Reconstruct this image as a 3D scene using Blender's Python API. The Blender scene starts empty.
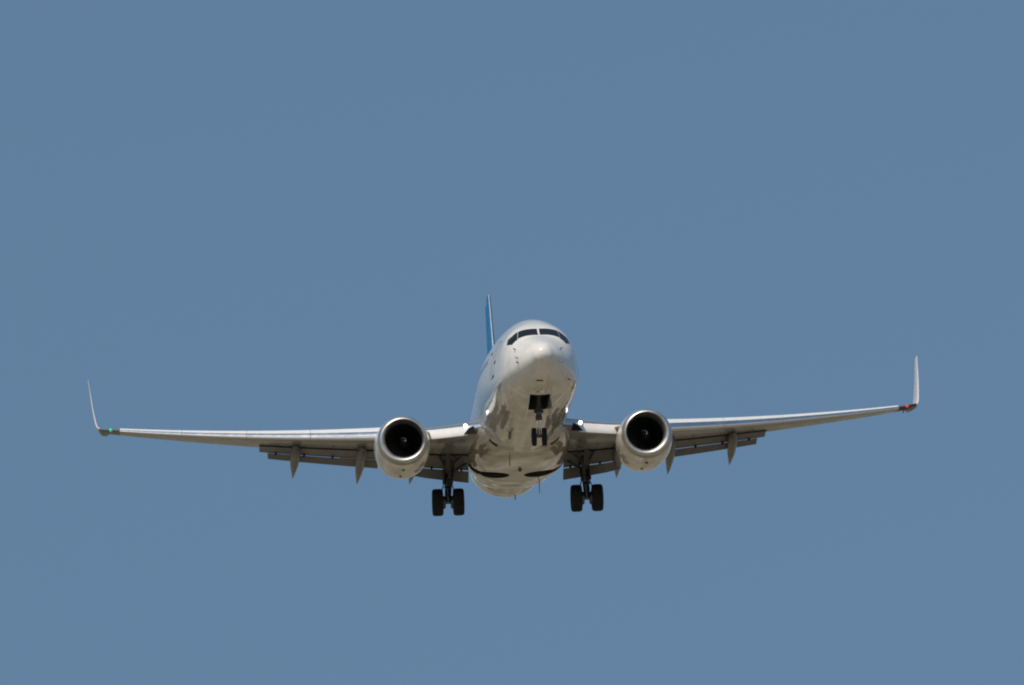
import bpy, bmesh, math, random
import numpy as np
from mathutils import Vector, Matrix, Euler
from mathutils.bvhtree import BVHTree

random.seed(7)
R = math.radians
S = bpy.context.scene
COL = S.collection

# ------------------------------------------------------------------ camera
CAM_PITCH = 8.2
cam_d = bpy.data.cameras.new('camera')
cam = bpy.data.objects.new('camera', cam_d)
COL.objects.link(cam)
cam.location = (0, 0, 1.7)
cam.rotation_euler = (R(90 + CAM_PITCH), 0, 0)
cam_d.sensor_width = 36.0
cam_d.lens = 36.0 * 3422.0 / 1024.0
cam_d.clip_start = 0.5
cam_d.clip_end = 90000
S.camera = cam

# ------------------------------------------------------------------ daylight
SUN_EL, SUN_AZ = 55.0, 211.0          # azimuth clockwise from +Y (the viewing direction)
w = bpy.data.worlds.new('World')
S.world = w
w.use_nodes = True
nt = w.node_tree
sky = nt.nodes.new('ShaderNodeTexSky')
sky.sky_type = 'NISHITA'
sky.sun_disc = False
sky.sun_elevation = R(SUN_EL)
sky.sun_rotation = R(SUN_AZ)
sky.altitude = 0
sky.air_density = 1.0
sky.dust_density = 0.6
sky.ozone_density = 0.5
# pale horizon band kept low, an even clear blue above it: the height above the horizon is remapped before the lookup
gen = nt.nodes.new('ShaderNodeTexCoord').outputs['Generated']
sp_ = nt.nodes.new('ShaderNodeSeparateXYZ'); nt.links.new(gen, sp_.inputs[0])
mr = nt.nodes.new('ShaderNodeMapRange'); mr.interpolation_type = 'SMOOTHSTEP'
nt.links.new(sp_.outputs[2], mr.inputs['Value'])
mr.inputs['From Min'].default_value = 0.0; mr.inputs['From Max'].default_value = 0.032
mr.inputs['To Min'].default_value = 0.0; mr.inputs['To Max'].default_value = 0.375
ma = nt.nodes.new('ShaderNodeMath'); ma.operation = 'MULTIPLY_ADD'
nt.links.new(sp_.outputs[2], ma.inputs[0]); ma.inputs[1].default_value = 0.10; nt.links.new(mr.outputs['Result'], ma.inputs[2])
cb_ = nt.nodes.new('ShaderNodeCombineXYZ'); nt.links.new(sp_.outputs[0], cb_.inputs[0]); nt.links.new(sp_.outputs[1], cb_.inputs[1]); nt.links.new(ma.outputs[0], cb_.inputs[2])
nv = nt.nodes.new('ShaderNodeVectorMath'); nv.operation = 'NORMALIZE'; nt.links.new(cb_.outputs[0], nv.inputs[0])
nt.links.new(nv.outputs[0], sky.inputs[0])
tint = nt.nodes.new('ShaderNodeMix'); tint.data_type = 'RGBA'; tint.blend_type = 'MULTIPLY'; tint.inputs[0].default_value = 1.0
tint.inputs[7].default_value = (0.955, 1.09, 1.07, 1)      # the clear coastal air of that day: a touch more cyan than the model's
nt.links.new(sky.outputs[0], tint.inputs[6])
nt.links.new(tint.outputs[2], nt.nodes['Background'].inputs[0])
nt.nodes['Background'].inputs[1].default_value = 0.083
sun_d = bpy.data.lights.new('sun', 'SUN')
sun_d.energy = 3.45
sun_d.angle = R(0.53)
sun_d.color = (1.0, 0.915, 0.78)
sun = bpy.data.objects.new('sun', sun_d)
COL.objects.link(sun)
sdir = Vector((math.sin(R(SUN_AZ)) * math.cos(R(SUN_EL)), math.cos(R(SUN_AZ)) * math.cos(R(SUN_EL)), math.sin(R(SUN_EL))))
sun.rotation_euler = sdir.to_track_quat('Z', 'Y').to_euler()
sun.location = (0, 0, 300)
S.view_settings.view_transform = 'Standard'
S.view_settings.look = 'None'
S.view_settings.exposure = 0.0
S.view_settings.gamma = 1.0
S.cycles.filter_width = 2.0

# ------------------------------------------------------------------ materials
def new_mat(name):
    m = bpy.data.materials.new(name)
    m.use_nodes = True
    return m, m.node_tree, m.node_tree.nodes['Principled BSDF']

def ramp(nt, fac, stops):
    r = nt.nodes.new('ShaderNodeValToRGB')
    el = r.color_ramp.elements
    while len(el) < len(stops):
        el.new(0.5)
    for e, (p, c) in zip(el, stops):
        e.position = p
        e.color = (c[0], c[1], c[2], 1)
    nt.links.new(fac, r.inputs[0])
    return r.outputs[0]

def noise(nt, scale, detail=4, rough=0.55, vec=None, mapping=None):
    n = nt.nodes.new('ShaderNodeTexNoise')
    n.inputs['Scale'].default_value = scale
    n.inputs['Detail'].default_value = detail
    n.inputs['Roughness'].default_value = rough
    if vec is not None:
        if mapping:
            mp = nt.nodes.new('ShaderNodeMapping')
            mp.inputs['Scale'].default_value = mapping
            nt.links.new(vec, mp.inputs[0])
            vec = mp.outputs[0]
        nt.links.new(vec, n.inputs['Vector'])
    return n.outputs[0]

def mixc(nt, fac, a, b, mode='MIX'):
    m = nt.nodes.new('ShaderNodeMix')
    m.data_type = 'RGBA'
    m.blend_type = mode
    for sock, v in ((m.inputs[0], fac), (m.inputs[6], a), (m.inputs[7], b)):
        if hasattr(v, 'is_linked'):
            nt.links.new(v, sock)
        elif isinstance(v, (int, float)):
            sock.default_value = v
        else:
            sock.default_value = (v[0], v[1], v[2], 1)
    return m.outputs[2]

def paint(name, col, rough=0.18, coat=0.0, grime=0.25, streak=(0.35, 0.06, 0.35), metallic=0.0, lines=None, belly=None, dirt=(0.42, 0.33, 0.24)):
    """worn gloss paint: colour broken by fine grime drawn out along the airflow, faint panel seams"""
    m, nt, b = new_mat(name)
    tc = nt.nodes.new('ShaderNodeTexCoord').outputs['Object']
    g = noise(nt, 3.0, 5, 0.6, tc, streak and (streak[0] * 4, streak[1] * 4, streak[2] * 4))
    f = ramp(nt, g, [(0.42, (0, 0, 0)), (0.75, (grime, grime, grime))])
    c = mixc(nt, f, col, tuple(a * d for a, d in zip(col, (dirt[0] + .35, dirt[1] + .35, dirt[2] + .35))))
    if lines:
        sep = nt.nodes.new('ShaderNodeSeparateXYZ')
        nt.links.new(tc, sep.inputs[0])
        out = None
        for ax, period, width, strength in lines:
            md = nt.nodes.new('ShaderNodeMath'); md.operation = 'PINGPONG'
            of = nt.nodes.new('ShaderNodeMath'); of.operation = 'ADD'; of.inputs[1].default_value = 101.0 + period * .45
            nt.links.new(sep.outputs[ax], of.inputs[0]); nt.links.new(of.outputs[0], md.inputs[0]); md.inputs[1].default_value = period / 2
            lt = nt.nodes.new('ShaderNodeMath'); lt.operation = 'LESS_THAN'
            nt.links.new(md.outputs[0], lt.inputs[0]); lt.inputs[1].default_value = width
            ml = nt.nodes.new('ShaderNodeMath'); ml.operation = 'MULTIPLY'
            nt.links.new(lt.outputs[0], ml.inputs[0]); ml.inputs[1].default_value = strength
            if out is None:
                out = ml.outputs[0]
            else:
                mx = nt.nodes.new('ShaderNodeMath'); mx.operation = 'MAXIMUM'
                nt.links.new(out, mx.inputs[0]); nt.links.new(ml.outputs[0], mx.inputs[1])
                out = mx.outputs[0]
        c = mixc(nt, out, c, (0.16, 0.15, 0.14))
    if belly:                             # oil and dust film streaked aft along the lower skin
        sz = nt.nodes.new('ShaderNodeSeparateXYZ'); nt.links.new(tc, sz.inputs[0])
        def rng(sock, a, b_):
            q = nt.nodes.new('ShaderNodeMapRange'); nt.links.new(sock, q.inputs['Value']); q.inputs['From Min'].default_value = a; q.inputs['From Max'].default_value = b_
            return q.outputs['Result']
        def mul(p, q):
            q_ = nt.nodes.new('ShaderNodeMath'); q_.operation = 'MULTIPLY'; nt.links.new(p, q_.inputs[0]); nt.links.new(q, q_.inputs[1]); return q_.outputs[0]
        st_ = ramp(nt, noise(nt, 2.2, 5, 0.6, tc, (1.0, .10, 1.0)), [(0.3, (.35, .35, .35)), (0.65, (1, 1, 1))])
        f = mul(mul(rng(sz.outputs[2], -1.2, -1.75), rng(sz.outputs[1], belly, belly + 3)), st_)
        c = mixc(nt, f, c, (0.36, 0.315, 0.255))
    nt.links.new(c, b.inputs['Base Color'])
    r2 = ramp(nt, noise(nt, 1.6, 4, 0.6, tc), [(0.3, (rough * .75,) * 3), (0.75, (rough * 1.5,) * 3)])
    nt.links.new(r2, b.inputs['Roughness'])
    b.inputs['Metallic'].default_value = metallic
    if rough < .12:                       # skin panels are never quite flat
        bp = nt.nodes.new('ShaderNodeBump'); bp.inputs['Strength'].default_value = 0.25; bp.inputs['Distance'].default_value = 0.02
        nt.links.new(noise(nt, 1.3, 2, 0.5, tc), bp.inputs['Height']); nt.links.new(bp.outputs[0], b.inputs['Normal'])
    b.inputs['Coat Weight'].default_value = coat
    if name.startswith('blue'): b.inputs['Specular IOR Level'].default_value = 0.2
    if rough >= 0.7: b.inputs['Specular IOR Level'].default_value = 0.15
    b.inputs['Coat Roughness'].default_value = 0.03
    return m

def metal(name, col, rough, mapping=None):
    m, nt, b = new_mat(name)
    tc = nt.nodes.new('ShaderNodeTexCoord').outputs['Object']
    c = ramp(nt, noise(nt, 2.5, 5, 0.6, tc, mapping), [(0.3, tuple(x * .85 for x in col)), (0.7, col)])
    nt.links.new(c, b.inputs['Base Color'])
    r2 = ramp(nt, noise(nt, 4, 4, 0.6, tc), [(0.3, (rough * .9,) * 3), (0.7, (rough * 1.15,) * 3)])
    nt.links.new(r2, b.inputs['Roughness'])
    b.inputs['Metallic'].default_value = 1.0
    return m

def lamp_mat(name, col, strength):
    m, nt, b = new_mat(name)
    b.inputs['Base Color'].default_value = (*col, 1)
    b.inputs['Emission Color'].default_value = (*col, 1)
    b.inputs['Emission Strength'].default_value = strength
    return m

M = {}
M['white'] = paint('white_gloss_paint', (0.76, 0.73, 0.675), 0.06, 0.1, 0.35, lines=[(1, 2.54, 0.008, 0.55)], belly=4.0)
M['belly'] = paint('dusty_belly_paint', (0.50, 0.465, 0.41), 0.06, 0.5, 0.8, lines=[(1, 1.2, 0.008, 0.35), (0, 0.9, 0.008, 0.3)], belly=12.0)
M['nacelle'] = paint('nacelle_paint', (0.77, 0.745, 0.70), 0.12, 0.2, 0.8, lines=[(1, 1.15, 0.006, 0.4)])
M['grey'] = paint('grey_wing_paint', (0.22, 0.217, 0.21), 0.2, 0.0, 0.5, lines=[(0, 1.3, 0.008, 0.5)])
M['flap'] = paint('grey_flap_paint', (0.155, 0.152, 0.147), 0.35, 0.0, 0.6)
M['lightwing'] = paint('white_slat_paint', (0.72, 0.71, 0.70), 0.22, 0.0, 0.3)
M['slat'] = metal('bare_slat_metal', (0.80, 0.80, 0.80), 0.32, (0.4, 0.4, 0.4))
M['lip'] = metal('polished_inlet_metal', (0.60, 0.59, 0.565), 0.46)
M['strut'] = metal('gear_steel', (0.14, 0.14, 0.14), 0.4)
M['tip_shade'] = paint('wingtip_shade_grey', (0.15, 0.15, 0.148), 0.35, 0, 0.4)  # wing tip in shade, the shade put into the colour
M['gearpaint'] = paint('gear_grey_paint', (0.055, 0.054, 0.052), 0.5, 0, 0.6)
M['chrome'] = metal('oleo_chrome', (0.8, 0.8, 0.8), 0.1)
M['dark'] = paint('dark_bay_lining', (0.035, 0.034, 0.032), 0.6, 0, 0.3)
M['tyre'] = paint('black_tyre_rubber', (0.022, 0.022, 0.022), 0.75, 0, 0.5)
M['rim'] = paint('wheel_rim_paint', (0.42, 0.42, 0.41), 0.35, 0, 0.6)
M['fan'] = metal('titanium_fan', (0.075, 0.075, 0.078), 0.4)
M['spinner'] = paint('spinner_dark_paint', (0.008, 0.008, 0.008), 0.7, 0, 0.3)
M['liner'] = paint('inlet_acoustic_liner', (0.13, 0.13, 0.13), 0.5, 0, 0.4)
M['blue'] = paint('blue_tail_paint', (0.026, 0.195, 0.42), 0.4, 0, 0.15)
M['nozzle'] = metal('exhaust_nozzle_metal', (0.32, 0.29, 0.26), 0.4)
M['finedge'] = metal('fin_edge_metal', (0.62, 0.62, 0.62), 0.4)
M['mark'] = paint('white_mark_paint', (0.78, 0.78, 0.76), 0.4, 0, 0.1)
M['seam_and_shade'] = paint('dark_seal_and_shade', (0.014, 0.014, 0.013), 0.8, 0, 0.2)  # joints and ports; also the painted shade of cove strip and Krueger plate
M['probe'] = metal('probe_metal', (0.16, 0.15, 0.14), 0.4)
M['lamp'] = lamp_mat('landing_lamp', (1.0, 0.94, 0.84), 6.0)
M['green'] = lamp_mat('green_lamp', (0.0, 0.75, 0.33), 0.45)
M['red'] = lamp_mat('red_lamp', (0.85, 0.03, 0.03), 0.5)
M['beacon'] = paint('red_beacon_lens', (0.25, 0.012, 0.01), 0.15, 0, 0.1)
m, nt, b = new_mat('cockpit_glass')
b.inputs['Base Color'].default_value = (0.012, 0.014, 0.017, 1)
b.inputs['Roughness'].default_value = 0.04
b.inputs['IOR'].default_value = 1.5
b.inputs['Specular IOR Level'].default_value = 0.12
M['glass'] = m

# ------------------------------------------------------------------ mesh helpers
def mk(name, verts, faces, mat, parent=None, smooth=35.0, mats=None):
    me = bpy.data.meshes.new(name)
    me.from_pydata([tuple(v) for v in verts], [], faces)
    bm = bmesh.new(); bm.from_mesh(me)
    bmesh.ops.remove_doubles(bm, verts=bm.verts, dist=1e-5)
    bmesh.ops.recalc_face_normals(bm, faces=bm.faces)
    bm.to_mesh(me); bm.free()
    for mm in (mat if isinstance(mat, (list, tuple)) else [mat]):
        me.materials.append(mm)
    if smooth is None:
        me.shade_flat()
    else:
        me.shade_smooth()
        me.set_sharp_from_angle(angle=R(smooth))
    o = bpy.data.objects.new(name, me)
    COL.objects.link(o)
    if parent is not None:
        o.parent = parent
    return o

class MB:
    """collects simple shapes into one mesh"""
    def __init__(s): s.v = []; s.f = []
    def add(s, v, f):
        k = len(s.v); s.v += [tuple(p) for p in v]; s.f += [tuple(i + k for i in q) for q in f]; return s
    def loft(s, rings, closed=True, cap0=True, cap1=True):
        n = len(rings[0]); v = [p for r in rings for p in r]; f = []
        for i in range(len(rings) - 1):
            for j in range(n if closed else n - 1):
                k = (j + 1) % n
                f.append((i * n + j, i * n + k, (i + 1) * n + k, (i + 1) * n + j))
        if cap0: f.append(tuple(range(n)))
        if cap1: f.append(tuple((len(rings) - 1) * n + j for j in range(n)))
        return s.add(v, f)
    def tube(s, pts, rad, n=12):
        pts = [Vector(p) for p in pts]
        rad = rad if isinstance(rad, (list, tuple)) else [rad] * len(pts)
        rings = []
        for i, p in enumerate(pts):
            d = (pts[min(i + 1, len(pts) - 1)] - pts[max(i - 1, 0)]).normalized()
            q = d.to_track_quat('Z', 'Y')
            rings.append([p + q @ Vector((rad[i] * math.cos(a), rad[i] * math.sin(a), 0)) for a in [2 * math.pi * k / n for k in range(n)]])
        return s.loft(rings)
    def lathe(s, c, axis, prof, n=40, closed=False):
        """prof: (along axis, radius)"""
        q = Vector(axis).normalized().to_track_quat('Z', 'Y'); c = Vector(c)
        rings = [[c + q @ Vector((r * math.cos(a), r * math.sin(a), t)) for a in [2 * math.pi * k / n for k in range(n)]] for t, r in prof]
        if closed: rings.append(rings[0])
        return s.loft(rings, cap0=not closed, cap1=not closed)
    def box(s, c, size, rot=(0, 0, 0)):
        e = Euler(rot).to_matrix(); c = Vector(c)
        v = [c + e @ Vector((x * size[0] / 2, y * size[1] / 2, z * size[2] / 2)) for x in (-1, 1) for y in (-1, 1) for z in (-1, 1)]
        return s.add(v, [(0, 1, 3, 2), (4, 6, 7, 5), (0, 4, 5, 1), (2, 3, 7, 6), (0, 2, 6, 4), (1, 5, 7, 3)])
    def slab(s, quad, th):
        """a plate from a polygon with thickness th along its normal"""
        q = [Vector(p) for p in quad]
        nrm = (q[1] - q[0]).cross(q[2] - q[0]).normalized() * th / 2
        n = len(q)
        v = [p + nrm for p in q] + [p - nrm for p in q]
        f = [tuple(range(n)), tuple(range(2 * n - 1, n - 1, -1))] + [(i, (i + 1) % n, n + (i + 1) % n, n + i) for i in range(n)]
        return s.add(v, f)
    def build(s, name, mat, parent=None, smooth=35.0): return mk(name, s.v, s.f, mat, parent, smooth)

def pchip(xs, ys):
    xs = np.array(xs, float); ys = np.array(ys, float); h = np.diff(xs); d = np.diff(ys) / h
    m_ = np.zeros_like(xs)
    for i in range(1, len(xs) - 1):
        if d[i - 1] * d[i] > 0:
            w1 = 2 * h[i] + h[i - 1]; w2 = h[i] + 2 * h[i - 1]
            m_[i] = (w1 + w2) / (w1 / d[i - 1] + w2 / d[i])
    m_[0] = d[0]; m_[-1] = d[-1]
    def f(x):
        i = int(np.clip(np.searchsorted(xs, x) - 1, 0, len(xs) - 2)); t = (x - xs[i]) / h[i]
        return float((2 * t**3 - 3 * t**2 + 1) * ys[i] + (t**3 - 2 * t**2 + t) * h[i] * m_[i] + (-2 * t**3 + 3 * t**2) * ys[i + 1] + (t**3 - t**2) * h[i] * m_[i + 1])
    return f

# ------------------------------------------------------------------ ground
m, nt, b = new_mat('dry_grassland')
tc = nt.nodes.new('ShaderNodeTexCoord').outputs['Object']
big = noise(nt, 0.012, 6, 0.6, tc)
mid = noise(nt, 0.06, 6, 0.65, tc)
fine = noise(nt, 0.9, 8, 0.7, tc)
c1 = ramp(nt, mid, [(0.40, (0.050, 0.055, 0.022)), (0.46, (0.16, 0.125, 0.075)), (0.56, (0.36, 0.30, 0.22)), (0.62, (0.52, 0.46, 0.37))])
c2 = ramp(nt, big, [(0.42, (0.085, 0.090, 0.036)), (0.56, (0.37, 0.315, 0.235))])
c = mixc(nt, 0.3, c1, c2)
c = mixc(nt, 0.6, c, ramp(nt, fine, [(0.3, (0.45, 0.43, 0.38)), (0.7, (1.0, 1.0, 1.0))]), 'MULTIPLY')
nt.links.new(c, b.inputs['Base Color'])
b.inputs['Roughness'].default_value = 0.95
GR = 30000.0
gv = [(0, 100, 0)]; gf = []
for i, rr in enumerate((40, 150, 600, 3000, 12000, GR)):
    gv += [(rr * math.cos(2 * math.pi * k / 64), 100 + rr * math.sin(2 * math.pi * k / 64), 0) for k in range(64)]
for k in range(64): gf.append((0, 1 + k, 1 + (k + 1) % 64))
for i in range(5):
    for k in range(64):
        a = 1 + i * 64; k2 = (k + 1) % 64
        gf.append((a + k, a + 64 + k, a + 64 + k2, a + k2))
ground = mk('ground', gv, gf, m, None, 35)
ground['kind'] = 'structure'

# ------------------------------------------------------------------ the airliner
# body frame: X to the picture's right (the aircraft's port side), Y aft from the nose tip, Z up; fuselage centre line at z = 0
yaw, pit, rol = R(2.835), R(-11.10), R(-2.224)
ca, sa, cb, sb, cc, sc = math.cos(yaw), math.sin(yaw), math.cos(pit), math.sin(pit), math.cos(rol), math.sin(rol)
Rz = Matrix(((ca, -sa, 0), (sa, ca, 0), (0, 0, 1)))
Rx = Matrix(((1, 0, 0), (0, cb, -sb), (0, sb, cb)))
Ry = Matrix(((cc, 0, sc), (0, 1, 0), (-sc, 0, cc)))
rotc = (Rx @ Ry @ Rz)
tilt = Matrix.Rotation(R(CAM_PITCH), 3, 'X')
plane = bpy.data.objects.new('airliner', None)
COL.objects.link(plane)
plane.empty_display_size = 2
plane.matrix_world = Matrix.Translation(Vector((0, 0, 1.7)) + tilt @ Vector((1.08, 122.2, 0.364))) @ (tilt @ rotc).to_4x4()
plane['label'] = 'white twin engine passenger jet with blue tail and wheels down on landing approach'
plane['category'] = 'airplane'

# ---- fuselage
st = [ # Y, top, bottom, half width, height of the widest line
 (0.00, -0.73, -0.73, 0.00, -0.73), (0.04, -0.57, -0.88, 0.16, -0.74), (0.12, -0.46, -0.99, 0.28, -0.77), (0.30, -0.33, -1.13, 0.405, -0.78),
 (0.60, -0.19, -1.30, 0.60, -0.82), (1.00, -0.04, -1.48, 0.795, -0.87), (1.50, 0.14, -1.62, 1.0, -0.91), (1.72, 0.22, -1.67, 1.08, -0.925), (2.00, 0.36, -1.72, 1.165, -0.94), (2.45, 0.62, -1.79, 1.30, -0.96),
 (2.60, 0.70, -1.82, 1.33, -0.965), (3.00, 0.87, -1.87, 1.40, -0.97), (4.00, 1.21, -1.94, 1.53, -0.93), (5.00, 1.48, -1.98, 1.62, -0.82),
 (6.00, 1.69, -2.00, 1.68, -0.70), (7.50, 1.87, -2.00, 1.76, -0.46), (9.00, 1.96, -2.00, 1.83, -0.25), (11.0, 2.0, -2.0, 1.88, -0.06), (12.0, 2.0, -2.0, 1.88, 0), (25.0, 2.0, -2.0, 1.88, 0), (26.5, 2.0, -1.93, 1.87, 0.02),
 (28.0, 2.0, -1.74, 1.83, 0.1), (30.0, 2.0, -1.38, 1.71, 0.28), (32.0, 1.97, -0.92, 1.48, 0.5), (34.0, 1.90, -0.38, 1.14, 0.76), (36.0, 1.76, 0.22, 0.74, 1.0),
 (37.4, 1.58, 0.70, 0.40, 1.14), (38.0, 1.40, 0.98, 0.17, 1.2)]
ys_ = [a[0] for a in st]
key = [math.sqrt(a) for a in ys_]
fT, fB, fW, fC = [pchip(key, [a[i] for a in st]) for i in (1, 2, 3, 4)]
fE = pchip([0, .8, 1.6, 2.2, 2.9, 4.0, 6.0, 8, 40], [2, 2, 2.25, 2.6, 2.6, 2.2, 2.0, 2, 2])
def sect(y, n=128):
    k = math.sqrt(y); T, B, W, C = fT(k), fB(k), fW(k), fC(k); out = []
    for j in range(n):
        a = 2 * math.pi * j / n
        z = math.cos(a); x = math.sin(a)
        if z > 0:                                    # the cockpit roof is squarer than the cabin tube
            e = 2 / fE(y); z = z ** e; x = math.copysign(abs(x) ** e, x)
        out.append((W * x, y, C + (T - C) * z if z > 0 else C + (C - B) * z))
    return out
yst = [0.004 + 8.0 * (i / 90.0) ** 2 for i in range(91)] + [8.5 + i * 0.5 for i in range(59)] + [37.8, 38.0]
fus = MB().loft([sect(y) for y in yst]).build('fuselage', [M['white'], M['dark']], plane, 40)

def cut(o, cutter):
    cutter.parent = plane; bpy.context.view_layer.update()
    md = o.modifiers.new('cut', 'BOOLEAN'); md.operation = 'DIFFERENCE'; md.object = cutter; md.solver = 'EXACT'; md.material_mode = 'TRANSFER'
    dg = bpy.context.evaluated_depsgraph_get()
    me = bpy.data.meshes.new_from_object(o.evaluated_get(dg), preserve_all_data_layers=True, depsgraph=dg)
    o.modifiers.clear(); old = o.data; o.data = me; bpy.data.meshes.remove(old)
    cm = cutter.data; bpy.data.objects.remove(cutter); bpy.data.meshes.remove(cm)
    o.data.shade_smooth(); o.data.set_sharp_from_angle(angle=R(40))

bvh_f = BVHTree.FromPolygons([tuple(v.co) for v in fus.data.vertices], [tuple(p.vertices) for p in fus.data.polygons])
def snap(bvh, p, off):
    loc, nrm, i, d = bvh.find_nearest(Vector(p))
    c = Vector((0, loc.y, -0.2))
    if nrm.dot(loc - c) < 0: nrm = -nrm
    return loc + nrm * off
def patch(mb, bvh, quad, off=0.012, nu=8, nv=6, thick=0.02):
    """a thin shell laid on a surface: quad corners a-b (one edge), d-c (opposite edge)"""
    a, b_, c_, d = [Vector(p) for p in quad]
    top = []; bot = []
    for i in range(nu + 1):
        for j in range(nv + 1):
            u, v = i / nu, j / nv
            p = (a * (1 - u) + b_ * u) * (1 - v) + (d * (1 - u) + c_ * u) * v
            top.append(snap(bvh, p, off)); bot.append(snap(bvh, p, off - thick))
    n1 = nv + 1; N = len(top); f = []
    for i in range(nu):
        for j in range(nv):
            q = (i * n1 + j, (i + 1) * n1 + j, (i + 1) * n1 + j + 1, i * n1 + j + 1)
            f.append(q); f.append(tuple(N + k for k in reversed(q)))
    rim = [i * n1 for i in range(nu + 1)] + [nu * n1 + j for j in range(1, n1)] + [i * n1 + nv for i in range(nu - 1, -1, -1)] + [j for j in range(nv - 1, 0, -1)]
    for i in range(len(rim)):
        p, q = rim[i], rim[(i + 1) % len(rim)]
        f.append((p, q, N + q, N + p))
    mb.add(top + bot, f); return mb
def mx(q, s): return [(p[0] * s, p[1], p[2]) for p in q]

# cockpit windows (port half; mirrored)
PANES = [
 [(0.035, 1.84, 0.275), (0.75, 2.05, 0.185), (0.71, 2.55, 0.56), (0.035, 2.44, 0.625)],
 [(0.768, 2.02, 0.15), (0.958, 2.08, -0.05), (0.935, 2.56, 0.38), (0.728, 2.57, 0.55)],
 [(0.967, 2.10, -0.03), (1.09, 2.50, 0.02), (1.05, 2.70, 0.25), (0.942, 2.57, 0.37)],
]
for s in (-1, 1):
    for q in PANES:
        patch(MB(), bvh_f, mx(q, s), 0.012).build('windscreen_pane', M['glass'], fus)

# cabin windows, doors, probes
for s in (-1, 1):
    for k in range(46):
        y = 7.2 + k * 0.508
        patch(MB(), bvh_f, [(s * 1.85, y, 0.26), (s * 1.85, y + 0.23, 0.26), (s * 1.85, y + 0.23, 0.58), (s * 1.85, y, 0.58)], 0.002, 2, 2).build('cabin_window', M['glass'], fus)
    d = MB()
    y0, y1, z0, z1 = 4.35, 5.2, -0.72, 1.05
    for (ya, yb, za, zb) in ((y0, y0 + .025, z0, z1), (y1 - .025, y1, z0, z1), (y0 + .025, y1 - .025, z0, z0 + .025), (y0 + .025, y1 - .025, z1 - .025, z1)):
        patch(d, bvh_f, [(s * 1.9, ya, za), (s * 1.9, yb, za), (s * 1.9, yb, zb), (s * 1.9, ya, zb)], 0.004, 2, 12, 0.01)
    door = d.build('cabin_door', M['seam_and_shade'], fus)

# nose gear bay, cut into the belly
cut(fus, MB().box((0, 3.65, -2.0), (0.74, 2.2, 1.9)).build('cutter', M['dark']))

# ---- wing-body fairing under the centre section
def fsect(y, hw, zb, zt, ex, n=48):
    out = []
    for j in range(n + 1):
        a = math.pi * j / n
        cx, sz = math.cos(a), math.sin(a)
        out.append((hw * math.copysign(abs(cx) ** (2 / ex), cx), y, zt - (zt - zb) * abs(sz) ** (2 / ex)))
    return out
fair = [(12.6, 1.20, -1.70, -1.30, 2.2), (13.2, 1.55, -1.88, -1.20, 2.3), (14.0, 1.80, -1.98, -1.0, 2.5), (15.0, 1.96, -2.03, -0.9, 2.8), (16.5, 2.04, -2.06, -0.9, 3.2), (18.5, 2.06, -2.08, -0.9, 3.4), (20.2, 2.04, -2.08, -0.9, 3.4),
        (21.2, 1.99, -2.07, -0.9, 3.1), (22.2, 1.90, -2.04, -1.0, 2.7), (23.2, 1.75, -2.02, -1.15, 2.4), (24.2, 1.45, -1.94, -1.4, 2.2)]
kk = [a[0] for a in fair]
ff = [pchip(kk, [a[i] for a in fair]) for i in (1, 2, 3, 4)]
fy = list(np.linspace(12.6, 24.2, 60))
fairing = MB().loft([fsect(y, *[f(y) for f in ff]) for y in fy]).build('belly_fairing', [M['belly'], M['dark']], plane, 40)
bvh_b = BVHTree.FromPolygons([tuple(v.co) for v in fairing.data.vertices], [tuple(p.vertices) for p in fairing.data.polygons])
for s in (-1, 1):
    prof = []
    cx, cy, r = 0.94, 19.5, 0.64
    pts = [(cx + r * math.cos(a), cy + 1.2 * r * math.sin(a)) for a in np.linspace(R(35), R(325), 30)] + [(2.3, cy - 0.45), (2.3, cy + 0.40)]
    for o_ in (fairing, fus):
        cut(o_, MB().loft([[(s * x, y, z) for x, y in pts] for z in (-2.6, -1.3)]).build('cutter', M['dark']))
    # air-conditioning ram inlet
    patch(MB(), bvh_b, [(s * 1.05, 13.45, -1.85), (s * 1.40, 13.2, -1.60), (s * 1.40, 13.4, -1.62), (s * 1.10, 13.75, -1.87)], 0.006, 6, 3).build('ram_air_inlet', M['dark'], fairing)
blade = MB().slab([(0.0, 21.3, -2.1), (0, 21.6, -2.1), (0.0, 21.75, -2.55), (0.0, 21.62, -2.55)], 0.03)
MB().slab([(1.05, 21.4, -2.02), (1.05, 21.62, -2.02), (1.05, 21.85, -2.5), (1.05, 21.78, -2.5)], 0.025).build('drain_mast', M['probe'], fairing)
MB().lathe((0.05, 18.0, -2.06), (0, 0, -1), [(0, .09), (.05, .085), (.1, .05), (.12, .01)], 16).build('beacon_light', M['beacon'], fairing)
MB().slab([(-.72, 10.0, -1.80), (-.72, 10.45, -1.80), (-.74, 10.5, -2.08), (-.74, 10.3, -2.08)], 0.10).build('blade_antenna', M['probe'], fus)
MB().slab([(-.5, 15.0, -1.98), (-.5, 15.3, -1.98), (-.5, 15.4, -2.36), (-.5, 15.25, -2.36)], 0.03).build('blade_antenna', M['probe'], fairing)
MB().slab([(0.3, 26.4, -1.9), (0.3, 26.7, -1.9), (0.3, 26.78, -2.02), (0.3, 26.66, -2.02)], 0.04).build('blade_antenna', M['probe'], fus)
for s in (-1, 1):
    for (x, y, z) in ([(-.88, 1.58, -.31), (-.89, 1.14, -.68), (-.88, 1.05, -.87)] if s < 0 else [(.71, .98, -.42), (.64, .70, -.95), (1.03, 2.04, -1.35)]):
        p = snap(bvh_f, (x, y, z), -0.01); d_ = (p - snap(bvh_f, (x, y, z), -0.2)).normalized()
        MB().tube([p, p + d_ * .09, p + d_ * .11 + Vector((0, -.12, 0))], [.022, .02, .01], 8).build('pitot_probe', M['probe'], fus)
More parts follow.
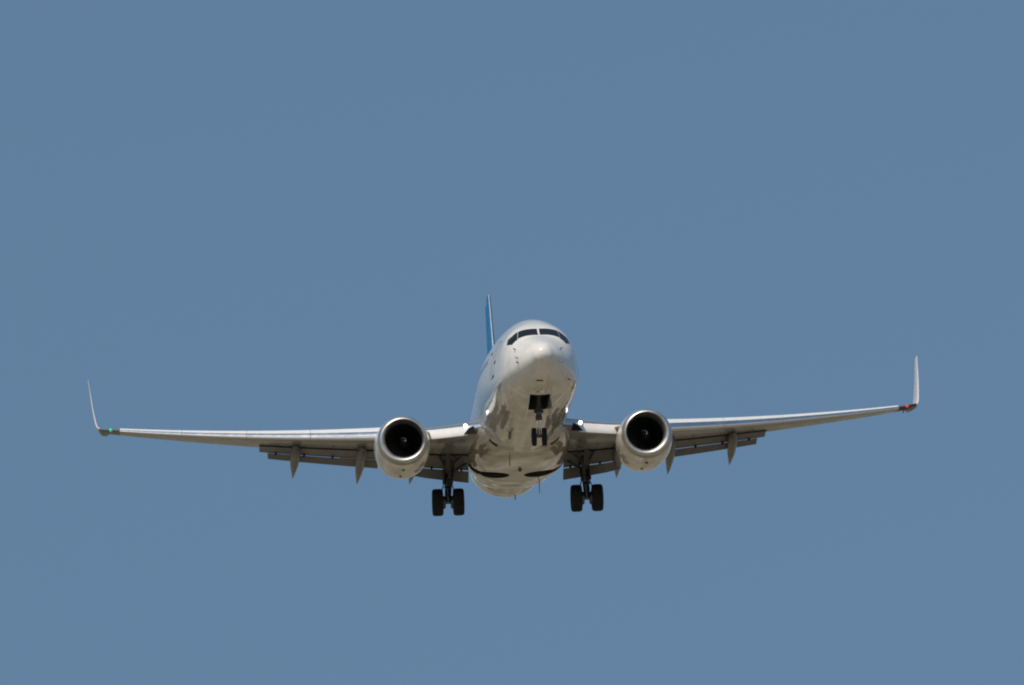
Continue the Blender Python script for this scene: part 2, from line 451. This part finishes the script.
for (x, y, z) in ((-1.5, 6.37, .49), (-1.58, 4.56, -.71), (-1.55, 4.4, -.2)):
    p = snap(bvh_f, (x, y, z), 0)
    patch(MB(), bvh_f, [p + Vector((0, -.12, -.05)), p + Vector((0, .12, -.05)), p + Vector((0, .12, .05)), p + Vector((0, -.12, .05))], .012, 2, 2).build('service_port', M['seam_and_shade'], fus)
for (x, y, z, l, w_) in ((-.10, 1.1, -1.6, .09, .26), (-.10, 2.17, -1.75, .10, .07)):
    patch(MB(), bvh_f, [(x - w_ / 2, y, z), (x + w_ / 2, y, z), (x + w_ / 2, y + l, z), (x - w_ / 2, y + l, z)], .006, 3, 2).build('drain_port', M['seam_and_shade'], fus)

# ---- wings
def LE(x): return 15.4 + (x - 4.83) * 0.535 if x > 4.83 else 15.4 - (4.83 - x) * 0.61
def TE(x): return 20.75 - (x - 1.88) * 0.12 if x < 5.75 else 20.285 + (x - 5.75) * 0.256
def ZL(x): return .11 * max(0, (3.7 - x) / 1.8) - 1.12 + .067 * (x - 2) + .0039 * (x - 2) ** 2
def INC(x): return R(1.6 - 2.6 * (x / 17.0))
def TC(x): return 0.135 - 0.035 * (x / 17.0)
def thick(t, xi): return 5 * t * (0.2969 * math.sqrt(xi) - 0.1260 * xi - 0.3516 * xi**2 + 0.2843 * xi**3 - 0.1036 * xi**4)
def camb(xi): return 0.018 * (1 - (2 * xi - 0.9) ** 2) if xi < 0.95 else 0.018 * (1 - (2 * xi - 0.9) ** 2)
def foil(x, xa, xb_up, xb_lo, n=22, xs=None):
    """closed section of the wing at span x between chord fractions; upper from the rear to the nose and back along the lower side"""
    c = TE(x) - LE(x); t = TC(x); inc = INC(x); up = []; lo = []
    for i in range(n + 1):
        f = (i / n) ** 2
        xu = xa + (xb_up - xa) * f; xl = xa + (xb_lo - xa) * f
        q = (xu - xa) / (1 - xa); q2 = (xl - xa) / (1 - xa)
        up.append((xu, camb(xu) * .6 + thick(t, q) * 1.02)); lo.append((xl, camb(xl) * .6 - thick(t, q2) * 0.8))
    pts = list(reversed(up)) + lo[1:]
    return [((xs if xs is not None else x), LE(x) + c * (a * math.cos(inc) + z * math.sin(inc)), ZL(x) + c * (z * math.cos(inc) - a * math.sin(inc))) for a, z in pts]
def wpt(x, a, z):
    c = TE(x) - LE(x); inc = INC(x)
    return (x, LE(x) + c * a * math.cos(inc) + z * math.sin(inc), ZL(x) + z * math.cos(inc) - c * a * math.sin(inc))

def wing(s):
    fl = lambda ring: [(s * p[0], p[1], p[2]) for p in ring]
    xs = [1.2, 1.88, 2.6, 3.4, 4.2, 4.83, 5.75, 6.6, 7.5, 8.5, 9.5, 10.5]
    rings = [foil(x, 0.045, 0.86, 0.70) for x in xs] + [foil(10.60, 0.045, 0.86, 0.70)] + [foil(10.62, 0.045, 1.0, 1.0)] + [foil(x, 0.045, 1.0, 1.0) for x in (11.5, 12.5, 13.5, 14.5, 15.5, 16.4, 16.9)]
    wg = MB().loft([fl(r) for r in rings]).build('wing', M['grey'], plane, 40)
    wg.data.materials.append(M['tip_shade']); wg.data.materials.append(M['slat'])
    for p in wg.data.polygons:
        if abs(p.center.x) > 16.4: p.material_index = 1  # shade at the tip painted in as darker grey
        elif abs(p.center.x) < 4.9 and p.normal.z > .1 and (p.center.y - LE(abs(p.center.x))) < .07 * (TE(abs(p.center.x)) - LE(abs(p.center.x))): p.material_index = 2
    # slats, drooped
    cuts = [(5.62, 8.42), (8.435, 11.02), (11.035, 13.72), (13.735, 16.35)]
    def slat_ring(x, x_out=None):
        c = TE(x) - LE(x); t = TC(x); pts = []
        up = [0.155, 0.12, 0.09, 0.06, 0.035, 0.018, 0.008, 0.002, 0.0]
        for a in up: pts.append((a, camb(a) * .6 + thick(t, a) * 1.08))
        for a in (0.002, 0.008, 0.018, 0.035, 0.055): pts.append((a, camb(a) * .6 - thick(t, a)))
        pts += [(0.055, 0.0), (0.07, 0.018), (0.10, 0.034)]
        th = R(20); ct, st_ = math.cos(th), math.sin(th); out = []
        for a, z in pts:
            a2 = a - 0.06; z2 = z - 0.01
            b_ = a2 * ct - z2 * st_ * 1.0; zz = a2 * st_ + z2 * ct
            # droop: nose goes down and forward
            a3 = (a2 * ct + z2 * -st_) ; z3 = (a2 * st_ + z2 * ct)
            out.append((0.06 + a3 - 0.052, 0.01 + z3 - 0.020))
        inc = INC(x)
        return [(x, LE(x) + c * (a * math.cos(inc) + z * math.sin(inc)), ZL(x) + c * (z * math.cos(inc) - a * math.sin(inc))) for a, z in out]
    for a, b_ in cuts:
        so = MB().loft([fl(slat_ring(a + (b_ - a) * i / 8)) for i in range(9)]).build('slat', [M['slat'], M['lightwing']], wg, 30)
        cmid = lambda p: (p.center.y - LE(abs(p.center.x))) / (TE(abs(p.center.x)) - LE(abs(p.center.x)))
        for p in so.data.polygons:
            if (p.normal.z > 0.30 and cmid(p) > -0.008) or p.normal.z < 0.22: p.material_index = 1
    # Krueger flap inboard of the engine: hangs ahead of and below the leading edge
    kr = []
    for x in (2.10, 2.24, 2.7, 3.1, 3.5, 3.9, 4.3):
        ch = 0.48 if x > 2.2 else 0.3
        base = Vector(wpt(x, 0.02, 0.10)); dirv = Vector((0, -0.52, -0.85)).normalized()
        nrm = Vector((0, -0.85, 0.52))
        sec = [(0, 0.0), (0.25, .045), (0.6, .06), (0.9, .05), (1.0, 0.0), (0.9, -.05), (0.5, -.02), (0.1, -.02)]
        off = Vector((0, -0.10, -0.02))
        kr.append([base + off + dirv * (u * ch) + nrm * h for u, h in sec])
    MB().loft([fl(r) for r in kr]).build('krueger_flap', M['lightwing'], wg, 50)
    # flaps: main and aft segment, both deflected
    def seg(x, org, ch, ang, tk):
        out = []; ca_, sa_ = math.cos(ang), math.sin(ang)
        us = [1, .8, .55, .3, .12, .03, 0]
        pts = [(u, thick(tk, u) + 0.03 * math.sin(math.pi * u)) for u in us] + [(u, -thick(tk, u) * .7 + 0.03 * math.sin(math.pi * u)) for u in reversed(us[1:-1])]
        return [(x, org[1] + ch * (u * ca_ + z * sa_), org[2] + ch * (z * ca_ - u * sa_)) for u, z in pts]
    for xa, xb, c1, c2, a1, a2, xa2 in ((1.96, 4.42, 1.05, .56, 27, 42, 1.96), (5.70, 10.58, .92, .52, 18.5, 31, 5.70)):
        r1 = []; r2 = []
        for i in range(9):
            x = xa + (xb - xa) * i / 8
            k = 1.10 - .24 * (x - xa) / (xb - xa) if xa < 5 else 1.0 - 0.27 * (x - xa) / (xb - xa)
            o1 = wpt(x, 0.74, (-0.09 if xa < 5 else -0.02) * k)
            r1.append(seg(x, o1, c1 * k, R(a1), 0.15))
            x2 = xa2 + (xb - (.06 if xa < 5 else .34) - xa2) * i / 8
            o1b = wpt(x2, 0.74, (-0.09 if xa < 5 else -0.02) * k)
            o2 = (x2, o1b[1] + c1 * k * math.cos(R(a1)) - .03, o1b[2] - c1 * k * math.sin(R(a1)) - 0.038 * k)
            r2.append(seg(x2, o2, c2 * k, R(a2), 0.13))
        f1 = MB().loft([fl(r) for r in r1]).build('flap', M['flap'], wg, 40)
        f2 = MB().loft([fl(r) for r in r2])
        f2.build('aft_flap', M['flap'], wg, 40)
        # dark strip painted as cove shade along the wing's rear lower edge, hinge links in the slot
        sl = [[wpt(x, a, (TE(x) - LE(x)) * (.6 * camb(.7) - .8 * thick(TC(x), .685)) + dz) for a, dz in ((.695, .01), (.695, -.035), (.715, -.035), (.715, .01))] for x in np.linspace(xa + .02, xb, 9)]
        MB().loft([fl(r) for r in sl]).build('cove_shade_strip', M['seam_and_shade'], wg, 30)
        for q in (.12, .38, .62, .86):
            x = xa + (xb - xa) * q; i_ = min(8, round(q * 8)); pm = r1[i_][0]; po = r2[i_][6]
            MB().box((s * x, pm[1], (pm[2] + po[2]) / 2), (.075, .22, .10)).build('flap_link', M['seam_and_shade'], wg)
    # flap track fairings
    for x, y0, yt, zt, wd in ((4.36, 17.6, 22.5, -1.86, .20), (6.56, 17.9, 22.75, -1.76, .20), (9.25, 19.1, 23.2, -1.36, .20)):
        c = TE(x) - LE(x)
        z0 = wpt(x, (y0 - LE(x)) / c, 0)[2] - 0.045 * c
        rings = []
        for i in range(17):
            u = i / 16
            y = y0 + (yt - y0) * u
            a = (y - LE(x)) / c
            zl = wpt(x, min(a, .72), 0)[2] - c * 0.8 * thick(TC(x), min(a, .72)) + c * .6 * camb(min(a, .72))
            env = min(1, (u / .16)) ** .5 if u < .16 else 1.0
            if u > .35: env = max(0.0, 1 - ((u - .35) / .65) ** 1.55)
            front = zl - .10
            ctr = front + (zt - front) * u if u > .35 else front + (zt - front) * u
            rw = wd * env + .004; rh = .27 * env + .004
            rings.append([(s * (x - .24 * (1 - u)) + rw * math.cos(t_), y, ctr + rh * math.sin(t_)) for t_ in np.linspace(0, 2 * math.pi, 17)[:-1]])
        MB().loft(rings).build('flap_track_fairing', M['flap'], wg, 50)
    # winglet with its blended root
    path = [(16.9, 0), (17.10, .03), (17.26, .11), (17.37, .25), (17.43, .45), (17.51, .8), (17.62, 1.3), (17.74, 1.98), (17.87, 2.70)]
    wr = []
    base = ZL(16.9)
    for i, (x, dz) in enumerate(path):
        a = path[max(i - 1, 0)]; b_ = path[min(i + 1, len(path) - 1)]
        tx, tz = (b_[0] - a[0]), (b_[1] - a[1]); L = math.hypot(tx, tz); nx, nz = -tz / L, tx / L
        if i == 0: nx, nz = 0, 1
        h = dz / 2.70
        le = LE(16.9) + (x - 16.9) * .9 + dz * .80
        ch = 1.72 * (1 - h) + .62 * h
        if i == 0: le, ch = LE(16.9) + .045 * 1.72, TE(16.9) - LE(16.9) - .06
        t = (.075 - .015 * h)
        us = [1, .8, .55, .3, .12, .04, .01, 0]
        pts = [(u, thick(t, u)) for u in us] + [(u, -thick(t, u)) for u in reversed(us[1:-1])]
        wr.append([(x + nx * z * ch, le + u * ch, base + dz + nz * z * ch) for u, z in pts])
    MB().loft([fl(r) for r in wr]).build('winglet', [M['lightwing'], M['tip_shade']], wg, 50)
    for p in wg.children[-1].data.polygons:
        if abs(p.center.x) < 17.27: p.material_index = 1  # winglet root darkened by colour to stand for its shade
    # navigation lamp in the tip fairing, whose dark grey paints in the tip's shade
    p = Vector((s * 16.75, LE(16.75) + .02, ZL(16.75) - .02))
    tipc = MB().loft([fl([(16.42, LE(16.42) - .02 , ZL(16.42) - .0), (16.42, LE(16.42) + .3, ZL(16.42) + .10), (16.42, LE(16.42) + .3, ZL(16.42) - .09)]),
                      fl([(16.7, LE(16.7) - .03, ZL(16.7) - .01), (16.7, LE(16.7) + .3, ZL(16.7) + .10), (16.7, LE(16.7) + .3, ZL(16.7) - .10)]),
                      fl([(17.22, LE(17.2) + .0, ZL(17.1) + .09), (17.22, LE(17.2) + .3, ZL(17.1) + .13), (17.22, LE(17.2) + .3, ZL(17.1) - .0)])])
    tipc.build('wingtip_fairing', M['tip_shade'], wg, 60)
    MB().lathe(p + Vector((0, -.02, 0)), (0, -1, 0), [(0, .065), (.05, .06), (.09, .035), (.1, .005)], 14).build('navigation_light', M['green'] if s < 0 else M['red'], wg)
    # static wick under the tip
    MB().tube([wpt(16.75, .6, -.04), wpt(16.75, .75, -.14)], .02, 6).build('static_wick', M['probe'], wg)
    if s < 0:
        o = wg.children[-1]; o.scale.x = -1
    # landing lamps in the root
    lp = Vector((s * 2.28, LE(2.28) - .02, ZL(2.28) + .08))
    ho = MB().lathe(lp + Vector((0, .08, 0)), (0, -1, 0), [(0, .10), (.07, .115), (.085, .10)], 18).build('lamp_housing', M['lip'], wg)
    MB().lathe(lp, (0, -1, 0), [(0, .072), (.02, .068), (.03, .03)], 18).build('landing_light', M['lamp'], wg)
    yk = LE(2.1) - .28
    MB().slab([(s * 1.88, yk, ZL(2) - .30), (s * 2.36, yk + .2, ZL(2) - .28), (s * 2.16, yk + .1, ZL(2) - .06), (s * 1.98, yk + .05, ZL(2) + .02)], .04).build('krueger_gap_shade', M['seam_and_shade'], wg)  # dark plate standing in for shade in the gap beside the Krueger flap
    return wg
wing_s = wing(-1)
wing_p = wing(1)

# ---- engines
def engine(s):
    x0, y0, z0 = s * 4.80, 12.6, -1.63
    prof_out = [(0.0, .845), (.02, .885), (.06, .925), (.13, .965), (.24, 1.0)]
    prof_cowl = [(.24, 1.0), (.5, 1.05), (.9, 1.09), (1.4, 1.11), (2.0, 1.10), (2.6, 1.06), (3.1, .98), (3.7, .86), (3.85, .82)]
    prof_in = [(0.0, .845), (.02, .805), (.06, .77), (.13, .745), (.22, .735)]
    def flat(prof, mb, n=120, cap0=False, cap1=False, inner=False):
        rings = []
        for t, r in prof:
            rg = []
            for k in range(n):
                a = 2 * math.pi * k / n; c_, s_ = math.cos(a), math.sin(a)
                zz = s_ * r
                if s_ < 0 and r > .8: zz *= 1 - .035 * abs(s_)
                ins = .085 * min(1, max(0, (.845 - r) / .10)) if inner else 0      # the intake sits high in the nacelle, its lower lip is thicker
                rg.append((x0 + c_ * r + s * .008 * t - s * .5 * ins, y0 + t, z0 + zz - .038 * t + ins))
            rings.append(rg)
        return mb.loft(rings, cap0=cap0, cap1=cap1)
    nac = flat(prof_cowl + [(3.82, .80), (3.2, .78), (3.0, .62)], MB()).build('engine_nacelle', M['nacelle'], plane, 40)
    flat(list(reversed(prof_in)) + prof_out[1:], MB(), inner=True).build('inlet_lip', M['lip'], nac, 60)
    flat([(.22, .735), (.4, .745), (.85, .745), (.95, .745)], MB(), inner=True).build('inlet_duct', M['liner'], nac)
    flat([(3.0, .62), (3.4, .6), (4.2, .48), (4.75, .36), (4.7, .33), (4.3, .3)], MB(), cap1=True).build('exhaust_nozzle', M['nozzle'], nac)
    cx = x0 - s * .035; zf = z0 + .05
    fan = MB()
    for k in range(24):
        a = 2 * math.pi * k / 24; rings = []
        for r in (.2, .35, .5, .65, 0.74):
            tw = R(28 + 38 * (r - .2) / .585); hw = (.075 + .05 * (r - .2)); 
            er = Vector((math.cos(a), 0, math.sin(a))); et = Vector((-math.sin(a), 0, math.cos(a)))
            ca_ = Vector((0, 1, 0)) * math.cos(tw) + et * math.sin(tw); nn = Vector((0, 1, 0)) * -math.sin(tw) + et * math.cos(tw)
            c0 = Vector((cx, y0 + .92, zf)) + er * r
            rings.append([c0 - ca_ * hw, c0 + nn * .012, c0 + ca_ * hw, c0 - nn * .012])
        fan.loft(rings)
    fan.build('fan_blades', M['fan'], nac, 40)
    MB().lathe((cx, y0 + 1.15, zf), (0, 1, 0), [(0, .01), (.001, .75)], 48).build('fan_backing', M['dark'], nac)
    sp = [(0.0, .27), (.12, .24), (.25, .185), (.36, .12), (.43, .06), (.46, .01)]
    spin = MB().lathe((cx, y0 + .9, zf), (0, -1, 0), sp, 32).build('spinner', M['spinner'], nac)
    # white swirl mark on the spinner
    v = []; n = 20
    fs = pchip([a[0] for a in sp], [a[1] for a in sp])
    for i in range(n + 1):
        u = i / n; t = .44 - .15 * u; a = R(200) * u - R(30); 
        for dt in (-.018 * math.sin(math.pi * min(1, u + .12)), .018 * math.sin(math.pi * min(1, u + .12))):
            r = fs(max(0, min(.459, t + dt))) + .005
            v.append((cx + r * math.cos(a), y0 + .9 - max(0, min(.459, t + dt)) - .004, zf + r * math.sin(a)))
    mk('spiral_mark', v, [(2 * i, 2 * i + 1, 2 * i + 3, 2 * i + 2) for i in range(n)], M['mark'], nac)
    # pylon
    py = []
    for y, hw, zt, zb in ((13.6, .02, z0 + 1.08, z0 + 1.0), (14.2, .15, z0 + 1.16, z0 + .9), (15.0, .19, ZL(4.76) + .12, z0 + .9), (16.0, .20, ZL(4.76) + .1, z0 + .7), (17.5, .18, ZL(4.76) - .1, z0 + .45), (18.8, .05, ZL(4.76) - .25, z0 + .6)):
        py.append([(x0 + hw * math.cos(a), y, (zt + zb) / 2 + (zt - zb) / 2 * math.sin(a)) for a in np.linspace(0, 2 * math.pi, 17)[:-1]])
    MB().loft(py).build('pylon', M['nacelle'], nac, 50)
    # strake on the inboard side
    ix = x0 - s * 1.0 * math.cos(R(28)); iz = z0 + 1.0 * math.sin(R(28))
    dx, dz = -s * math.cos(R(28)), math.sin(R(28))
    MB().slab([(ix, y0 + .9, iz), (ix, y0 + 2.3, iz), (ix + dx * .28, y0 + 2.25, iz + dz * .28), (ix + dx * .24, y0 + 1.7, iz + dz * .24)], .03).build('strake', M['nacelle'], nac)
    # small drain and latch marks under the cowl
    for (yy, dxx) in ((0.75, 0.0), (1.9, -.1)):
        MB().box((x0 + dxx, y0 + yy, z0 - 1.035 - .05 * yy + .0), (.09, .12, .05)).build('cowl_latch', M['seam_and_shade'], nac)
    return nac
engine(-1); engine(1)

# ---- tail
def surf(rings, name, mat, parent):
    return MB().loft(rings).build(name, mat, parent, 40)
us = [1, .8, .55, .3, .12, .04, .01, 0]
def vsec(z, le, te, t, x0=-.03, sw=0.0):
    c = te - le
    pts = [(u, thick(t, u)) for u in us] + [(u, -thick(t, u)) for u in reversed(us[1:-1])]
    return [(x0 + h * c - sw * u * c, le + u * c, z) for u, h in pts]
fz = np.linspace(1.75, 8.98, 12)
def finLE(z): return 30.6 + (z - 2.0) * .76
def finTE(z): return 36.9 + (z - 2.0) * .29
fin = surf([vsec(z, finLE(z), finLE(z) + (finTE(z) - finLE(z)) * .70, .08) for z in fz], 'tail_fin', M['blue'], plane)
nose = [];
for z in fz:
    c = (finTE(z) - finLE(z)) * .70
    q = [(.0025, thick(.08, .0025) + .003), (.001, thick(.08, .001) + .003), (0, 0), (.001, -thick(.08, .001) - .003), (.0025, -thick(.08, .0025) - .003)]
    nose.append([(-.03 + h * c * 1.04, finLE(z) + u * c - .012, z) for u, h in q])
surf(nose, 'fin_leading_edge', M['finedge'], fin)
surf([vsec(z, finLE(z) + (finTE(z) - finLE(z)) * .705, finTE(z), .05, -.03, .05) for z in fz], 'rudder', M['blue'], fin)
MB().add([(-.02, 27.2, 1.96), (.02, 27.2, 1.96), (.12, 31.6, 1.9), (-.12, 31.6, 1.9), (.05, 31.3, 3.02), (-.05, 31.3, 3.02)], [(0, 1, 4, 5), (1, 2, 4), (0, 5, 3), (2, 3, 5, 4), (0, 3, 2, 1)]).build('dorsal_fin', M['white'], fin)
for s in (-1, 1):
    rr = []; er = []
    for x in np.linspace(0.3, 7.15, 10):
        le = 32.9 + x * .62; te = 37.0 + x * .26; z = 1.0 + x * .12; c = te - le
        pts = [(u, thick(.10, u)) for u in us] + [(u, -thick(.10, u)) for u in reversed(us[1:-1])]
        rr.append([(s * x, le + u * c, z + h * c) for u, h in pts])
    surf(rr, 'horizontal_stabiliser', M['grey'], plane)

# ---- landing gear
def wheel(parent, c, r, wd):
    c = Vector(c); h = wd / 2
    prof = [(-h * .62, r * .55), (-h * .86, r * .64), (-h * .99, r * .78), (-h * .96, r * .90), (-h * .74, r * .975), (-h * .46, r * .998), (-h * .42, r * .985), (-h * .38, r), (-h * .06, r), (-h * .03, r * .985), (h * .03, r * .985), (h * .06, r), (h * .38, r), (h * .42, r * .985), (h * .46, r * .998), (h * .74, r * .975), (h * .96, r * .90), (h * .99, r * .78), (h * .86, r * .64), (h * .62, r * .55)]
    t = MB().lathe(c, (1, 0, 0), prof, 48).build('tyre', M['tyre'], parent, 30)
    MB().lathe(c, (1, 0, 0), [(-h * .66, .06), (-h * .70, r * .2), (-h * .5, r * .3), (-h * .68, r * .52), (h * .68, r * .52), (h * .5, r * .3), (h * .70, r * .2), (h * .66, .06)], 36).build('wheel_rim', M['rim'], parent, 30)

ng = MB()
ng.tube([(0, 3.60, -1.5), (0, 3.86, -2.42)], .10, 18)
ng.tube([(0, 3.84, -2.36), (0, 3.88, -2.50)], .125, 18)
ng.tube([(0, 3.7, -2.05), (0, 2.9, -1.5)], .045, 10)
ng.tube([(.10, 3.62, -1.7), (.10, 2.95, -1.45)], .03, 8)
ng.box((0, 3.80, -2.2), (.34, .16, .09))
ng.box((0, 3.70, -2.05), (.20, .1, .12))
gear = ng.build('nose_landing_gear', M['gearpaint'], plane)
MB().tube([(0, 3.86, -2.42), (0, 4.02, -3.02)], .065, 16).build('oleo_piston', M['chrome'], gear)
tl = MB(); tl.slab([(-.07, 3.98, -2.5), (.07, 3.98, -2.5), (.03, 4.28, -2.75), (-.03, 4.28, -2.75)], .04); tl.slab([(-.03, 4.28, -2.75), (.03, 4.28, -2.75), (.07, 4.08, -3.0), (-.07, 4.08, -3.0)], .04)
tl.build('torque_link', M['gearpaint'], gear)
MB().tube([(-.3, 4.04, -3.08), (.3, 4.04, -3.08)], .055, 14).build('axle', M['strut'], gear)
MB().lathe((0, 3.72, -2.28), (0, -1, 0), [(0, .05), (.03, .07), (.05, .065), (.055, .02)], 16).build('taxi_light', M['probe'], gear)
for s in (-1, 1):
    wheel(gear, (s * .188, 4.04, -3.10), .335, .175)
    MB().slab([(s * .385, 2.62, -1.80), (s * .385, 4.55, -1.92), (s * .47, 4.5, -2.42), (s * .45, 2.75, -2.2)], .03).build('gear_door', M['white'], gear)

def main_gear(s):
    g = MB()
    g.tube([(s * 2.84, 18.0, -1.1), (s * 2.84, 19.5, -1.95)], .10, 12)
    g.tube([(s * 2.88, 19.5, -1.0), (s * 2.83, 19.58, -2.25)], [.19, .17], 20)
    g.tube([(s * 2.83, 19.57, -2.2), (s * 2.83, 19.58, -2.36)], .2, 20)
    g.box((s * 2.72, 19.3, -1.72), (.12, .14, .9), (0, s * R(-8), 0))
    g.tube([(s * 2.55, 19.45, -1.35), (s * 2.55, 18.6, -1.15)], .08, 10)
    gear = g.build('main_landing_gear', M['gearpaint'], plane)
    MB().tube([(s * 2.83, 19.58, -2.3), (s * 2.86, 19.62, -3.1)], .115, 18).build('oleo_piston', M['strut'], gear)
    sb_ = MB(); sb_.tube([(s * 2.72, 19.5, -1.95), (s * 2.1, 19.5, -1.55)], .06, 10); sb_.tube([(s * 2.1, 19.5, -1.55), (s * 1.7, 19.5, -1.4)], .05, 10)
    sb_.tube([(s * 2.7, 19.9, -1.9), (s * 2.4, 20.1, -1.3)], .04, 8)
    sb_.build('side_brace', M['gearpaint'], gear)
    t = MB()
    t.slab([(s * 2.72, 19.72, -2.3), (s * 2.90, 19.72, -2.3), (s * 2.87, 20.15, -2.62), (s * 2.79, 20.15, -2.62)], .05)
    t.slab([(s * 2.79, 20.15, -2.62), (s * 2.87, 20.15, -2.62), (s * 2.94, 19.75, -3.0), (s * 2.78, 19.75, -3.0)], .05)
    t.build('torque_link', M['gearpaint'], gear)
    bl = MB()
    for dx in (-.13, .12):
        bl.tube([(s * 2.7 + dx, 19.38, -1.6), (s * 2.82 + dx, 19.42, -2.3), (s * 2.86 + dx * .9, 19.46, -2.85)], .022, 6)
    for dx, yy in ((-.2, .1), (.19, .05), (.02, -.24)):
        bl.tube([(s * 2.78 + dx * .6, 19.5 + yy, -1.3), (s * 2.83 + dx, 19.55 + yy, -1.8), (s * 2.84 + dx * .8, 19.56 + yy, -2.35), (s * 2.86 + dx * 1.6, 19.6 + yy, -2.75), (s * 2.86 + dx * 1.2, 19.6, -3.0)], .024, 6)
    bl.box((s * 2.83, 19.42, -2.02), (.42, .1, .09)); bl.box((s * 2.85, 19.45, -2.5), (.3, .1, .07))
    bl.build('brake_line', M['seam_and_shade'], gear)
    br = MB(); br.tube([(s * 2.80, 19.3, -1.95), (s * 3.25, 18.9, -1.15)], .05, 8); br.tube([(s * 2.80, 19.4, -1.75), (s * 2.25, 19.0, -1.25)], .045, 8)
    br.build('drag_brace', M['gearpaint'], gear)
    MB().tube([(s * 2.3, 19.62, -3.1), (s * 3.42, 19.62, -3.1)], .075, 16).build('axle', M['strut'], gear)
    for dx in (-.43, .43):
        MB().lathe((s * 2.86 + (dx - math.copysign(.24, dx)), 19.62, -3.1), (1, 0, 0), [(-.09, .2), (-.07, .27), (.07, .27), (.09, .2)], 24).build('brake_pack', M['strut'], gear)
        wheel(gear, (s * 2.86 + dx, 19.62, -3.1), .56, .455)
    MB().slab([(s * 2.92, 19.2, -1.25), (s * 2.92, 19.95, -1.25), (s * 3.05, 19.9, -2.3), (s * 3.04, 19.3, -2.35)], .04).build('gear_door', M['gearpaint'], gear)
main_gear(-1); main_gear(1)

S.cycles.use_denoising = True
